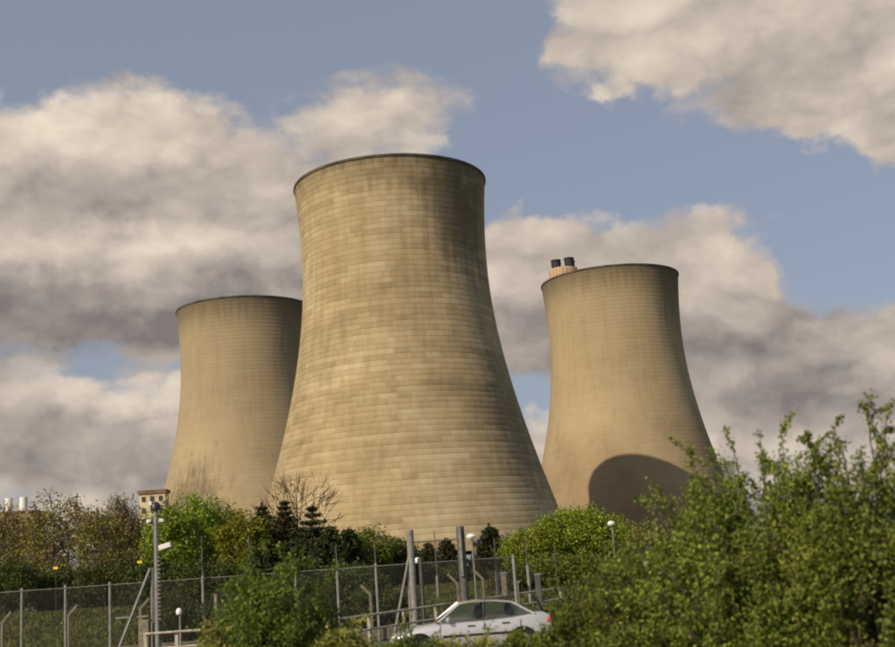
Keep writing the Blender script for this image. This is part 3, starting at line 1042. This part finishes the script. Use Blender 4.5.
# ------------------------------------------------------------------ camera mast
MY = 38.5
a = spot(155.5, 503, MY)
base = spot(155.5, 640, MY)
mast = thing('camera_mast', 'tall grey surveillance mast with dome head and white camera at the fence corner', 'mast', (a.x, MY, 0))
zt = a.z
MB().tube((0, 0, -.3), (0, 0, zt - .25), .085, .07, 14).build('pole', 'galvanised', mast, smooth=40)
MB().tube((-.13, .1, -.3), (-.13, .1, 2.9), .07, .07, 12).build('side_pole', 'galvanised_dark', mast, smooth=40)
MB().lathe([(.0, zt - .25), (.16, zt - .22), (.17, zt - .08), (.10, zt + .02), (.0, zt + .05)], 20).build('dome_head', 'dark_plastic', mast, smooth=50)
MB().box((-.13, -.08, zt - .02), (.1, .16, .14), bevel=.02).build('dome_camera', 'white_plastic', mast)
arm = MB().box((0, 0, zt - .62), (.46, .06, .06)).build('cross_arm', 'galvanised', mast)
for s in (-1, 1):
    MB().box((.21 * s, -.06, zt - .58), (.15, .14, .10), Matrix.Rotation(R(18 * s), 3, 'Y'), .015).build('floodlight', 'white_plastic', mast)
cb = MB().box((.30, -.04, zt - 1.42), (.40, .17, .17), Matrix.Rotation(R(-14), 3, 'Y'), .02).build('camera_housing', 'white_plastic', mast)
MB().box((.08, -.02, zt - 1.52), (.14, .06, .05)).build('camera_bracket', 'galvanised', mast)
for k in range(16):
    MB().box((.085, -.06, zt - 1.75 - k * .13), (.10, .10, .035)).build('step', 'galvanised', mast)
MB().box((-.42, 0, .62), (.34, .26, 1.3), bevel=.02).build('control_cabinet', 'post_concrete', mast)

# ------------------------------------------------------------------ lamps
def lamp_post(label, px, py, d, head, r=.05, double=False):
    a = spot(px, py, d)
    zb = gz(a.x, d)
    t = thing('lamp_post', label, 'lamp post', (a.x, d, zb), 0, 'lamp posts beyond the fence')
    h = a.z - zb
    MB().tube((0.03, 0, -.2), (0.03, 0, h - .08), r, r * .7, 10).build('pole', 'galvanised', t, smooth=40)
    MB().lathe([(.02, h - .12), (head * .8, h - .1), (head, h - .02), (head * .7, h + .07), (.0, h + .1)], 18).build('lamp_head', 'white_plastic', t, smooth=50)
    if double:
        MB().lathe([(.03, h - .34), (.13, h - .32), (.15, h - .22), (.1, h - .14)], 14).build('gear_box', 'dark_plastic', t, (.22, 0, 0), smooth=50)
        MB().box((.12, 0, h - .22), (.26, .04, .04)).build('bracket', 'galvanised_dark', t)
    return t


lamp_post('lamp post with round white head right of the rounded bright tree', 611, 523, 52, .17, .045)
lamp_post('lamp post with white head just right of the thick right gate pole', 471, 536, 46, .19, .05, True)
lamp_post('short lamp post with white head beside the double left gate pole', 417.5, 560, 43, .13, .045)
lamp_post('low lamp post with round white head right of the camera mast', 179, 611, 37.2, .10, .04)
lamp_post('stubby white-topped marker post above the near bushes, right of the tall lamp post', 647, 563, 46, .14, .05)  # a white post-top marker, no lamp; reuses the lamp post shape
for (px, py, lab) in ((56, 568, 'small yellow sign among the scrub on the left'), (140, 562, 'small yellow sign left of the camera mast')):
    a = spot(px, py, 50)
    zb = gz(a.x, 50)
    t = thing('warning_sign', lab, 'sign', (a.x, 50, zb), 0, 'small yellow signs')
    MB().tube((0, 0, -.2), (0, 0, a.z - zb + .1), .016, n=8).build('post', 'bark', t)
    MB().box((0, -.04, a.z - zb), (.2, .02, .11), bevel=.006).build('board', 'yellow_paint', t)

# ------------------------------------------------------------------ two-rail barrier behind the car
gr = thing('guard_rail', 'pale two-rail barrier running behind the silver car', 'barrier', (0, 0, 0))
pts = [(145, 634, 33.9), (330, 620.5, 34.3), (560, 588.0, 48.0)]
W = [spot(*q) for q in pts]
for i in range(2):
    A, B = W[i], W[i + 1]
    MB().tube(A, B, .038, n=10).build('rail', 'rail_paint', gr, smooth=40)
    dz = Vector((0, 0, .42))
    MB().tube(A - dz, B - dz, .034, n=10).build('rail', 'rail_paint', gr, smooth=40)
    n = 6 if i == 0 else 8
    for k in range(n + (i == 1)):
        q = A.lerp(B, k / n)
        MB().box((q.x, q.y + .075, q.z / 2 - .05 + gz(q.x, q.y) / 2), (.1, .09, q.z + .16 - gz(q.x, q.y)), bevel=.01).build('post', 'rail_paint', gr)

# ------------------------------------------------------------------ the silver car
def loft(stations, name, mat, parent, smooth=35):
    """stations: list of (x, [(y, z)...]) half sections from the middle of the floor out, up and back to the middle"""
    bm = bmesh.new()
    rows = []
    for x, sec in stations:
        full = [(y, z) for (y, z) in sec] + [(-y, z) for (y, z) in reversed(sec) if y > 1e-4]
        rows.append([bm.verts.new((x, y, z)) for (y, z) in full])
    k = len(rows[0])
    for a, b in zip(rows[:-1], rows[1:]):
        for i in range(k):
            bm.faces.new((a[i], a[(i + 1) % k], b[(i + 1) % k], b[i]))
    bm.faces.new(rows[0][::-1])
    bm.faces.new(rows[-1])
    bmesh.ops.recalc_face_normals(bm, faces=bm.faces)
    me = bpy.data.meshes.new(name)
    bm.to_mesh(me)
    bm.free()
    for p in me.polygons:
        p.use_smooth = True
    me.set_sharp_from_angle(angle=R(smooth))
    return obj(name, me, mat, parent)


CY = 31.4
cl = spot(389, 620, CY)
cr_ = spot(549, 612, CY)
CL = cr_.x - cl.x
car = thing('car', 'silver saloon car facing left, half hidden behind the low hedge', 'car', ((cl.x + cr_.x) / 2, CY, .008), R(180 + 3))
car.scale = (1, 1, .93)
L2 = CL / 2
# x forward; (x as a fraction of half length, half width, floor, hood height)
body_st = []
for (fx_, w, z0, zb, zt_) in [(-1.0, .62, .42, .66, .80), (-.97, .76, .30, .70, .93), (-.9, .82, .22, .72, 1.0), (-.7, .85, .2, .74, 1.0), (-.5, .86, .2, .74, .96), (-.2, .865, .2, .74, .93), (.1, .865, .2, .73, .92), (.35, .86, .2, .72, .90), (.55, .85, .2, .70, .86), (.75, .83, .2, .66, .79), (.9, .79, .22, .6, .70), (.97, .72, .28, .54, .62), (1.0, .58, .38, .5, .55)]:
    body_st.append((fx_ * L2, [(0, z0), (w * .9, z0), (w * .985, z0 + .1), (w, (z0 + zb) / 2 + .05), (w * .99, zb), (w * .95, zt_ - .05), (w * .88, zt_ - .005), (w * .5, zt_ + .015), (0, zt_ + .022)]))
bod = loft(body_st, 'body', 'car_silver', car)
AX = (.64 * L2, -.62 * L2)
for ax in AX:
    for s in (-1, 1):
        cut = MB().tube((ax, s * .55, .33), (ax, s * 1.1, .33), .36, n=32).build('cut', 'car_black')
        cut.parent = car
        md = bod.modifiers.new('arch', 'BOOLEAN')
        md.operation = 'DIFFERENCE'
        md.solver = 'EXACT'
        md.object = cut
bpy.context.view_layer.update()
dg = bpy.context.evaluated_depsgraph_get()
nm = bpy.data.meshes.new_from_object(bod.evaluated_get(dg))
bod.modifiers.clear()
bod.data = nm
for o in [o for o in bpy.data.objects if o.name.startswith('cut')]:
    bpy.data.objects.remove(o, do_unlink=True)
# cabin: glass house, roof and pillars
gh = [(-.80, .70, .99), (-.52, .62, 1.33), (-.30, .60, 1.40), (.0, .60, 1.41), (.12, .61, 1.38), (.42, .72, .915)]
cab = []
for (fx_, w, z) in gh:
    zb = .93
    zz_ = max(z, zb + .006)
    cab.append((fx_ * L2, [(0, zb - .03), (.79, zb - .03), (.785, zb), (w + (.785 - w) * (1 - (zz_ - zb) / .48), zz_ - .004), (w * .5, zz_ + .012), (0, zz_ + .016)]))
loft(cab, 'window_glass', 'car_glass', car, 50)
roof = []
for (fx_, w, z) in [(-.53, .60, 1.325), (-.30, .605, 1.405), (.0, .605, 1.415), (.13, .60, 1.38)]:
    roof.append((fx_ * L2, [(0, z + .004), (w + .02, z - .012), (w + .02, z + .004), (w * .8, z + .024), (0, z + .036)]))
loft(roof, 'roof', 'car_silver', car)
for s in (-1, 1):
    for (a, b) in (((.40 * L2, .765 * s, .93), (.12 * L2, .625 * s, 1.39)), ((-.78 * L2, .75 * s, .98), (-.52 * L2, .64 * s, 1.335))):
        MB().tube(a, b, .035, .03, 8).build('pillar', 'car_silver', car, smooth=40)
    MB().tube((-.16 * L2, .79 * s, .93), (-.18 * L2, .635 * s, 1.40), .035, .03, 8).build('pillar', 'car_black', car, smooth=40)
    MB().box((.28 * L2, .90 * s, .99), (.10, .20, .13), None, .03).build('mirror', 'car_silver', car)
    for sx2 in (.38, -.16, -.60):
        MB().box((sx2 * L2, .858 * s, .66), (.012, .012, .44)).build('door_seam', 'car_black', car)
    MB().box((.0, .862 * s, .79), (.2, .03, .03), None, .008).build('door_handle', 'car_black', car)
    MB().box((-.42 * L2, .865 * s, .81), (.2, .03, .03), None, .008).build('door_handle', 'car_black', car)
    MB().box((-.1 * L2, .868 * s, .55), (1.9, .02, .06), None, .006).build('side_moulding', 'car_black', car)
    MB().ball((.935 * L2, .58 * s, .60), .17, 2, (.55, .9, .42)).build('headlight', 'car_clear_lens', car, smooth=60)
    MB().ball((-.955 * L2, .68 * s, .80), .19, 2, (.42, .75, .5)).build('tail_light', 'car_red_lens', car, smooth=60)
for ax in AX:
    for s in (-1, 1):
        wh = bpy.data.objects.new('wheel', None)
        tyre = MB()
        prof = [(.20, -.1), (.30, -.105), (.325, -.07), (.325, .07), (.30, .105), (.20, .1)]
        tyre.lathe(prof, 28, True)
        o = tyre.build('wheel', 'car_black', car, (ax, .75 * s, .325), smooth=35)
        o.rotation_euler.x = R(90)
        rim = MB().lathe([(.205, .06), (.19, .085), (.05, .07), (.001, .075)], 28)
        for k in range(5):
            rim.box((.125 * math.cos(k * 2 * PI / 5), .125 * math.sin(k * 2 * PI / 5), .08), (.15, .05, .03), Matrix.Rotation(k * 2 * PI / 5, 3, 'Z'))
        ro = rim.build('rim', 'car_rim', o, smooth=35)
        ro.rotation_euler.x = R(180) if s > 0 else 0
        bpy.data.objects.remove(wh)
MB().box((.985 * L2, 0, .40), (.10, 1.1, .12), None, .03).build('bumper', 'car_black', car)
MB().box((-.985 * L2, 0, .48), (.08, 1.15, .12), None, .03).build('bumper', 'car_black', car)
for (x, y) in ((.05, .35), (.05, -.35), (-.75, 0)):
    MB().box((x - .25, y, .85), (.16, .5 if y else 1.2, .62), Matrix.Rotation(R(-12), 3, 'Y'), .05).build('seat', 'car_seat', car)
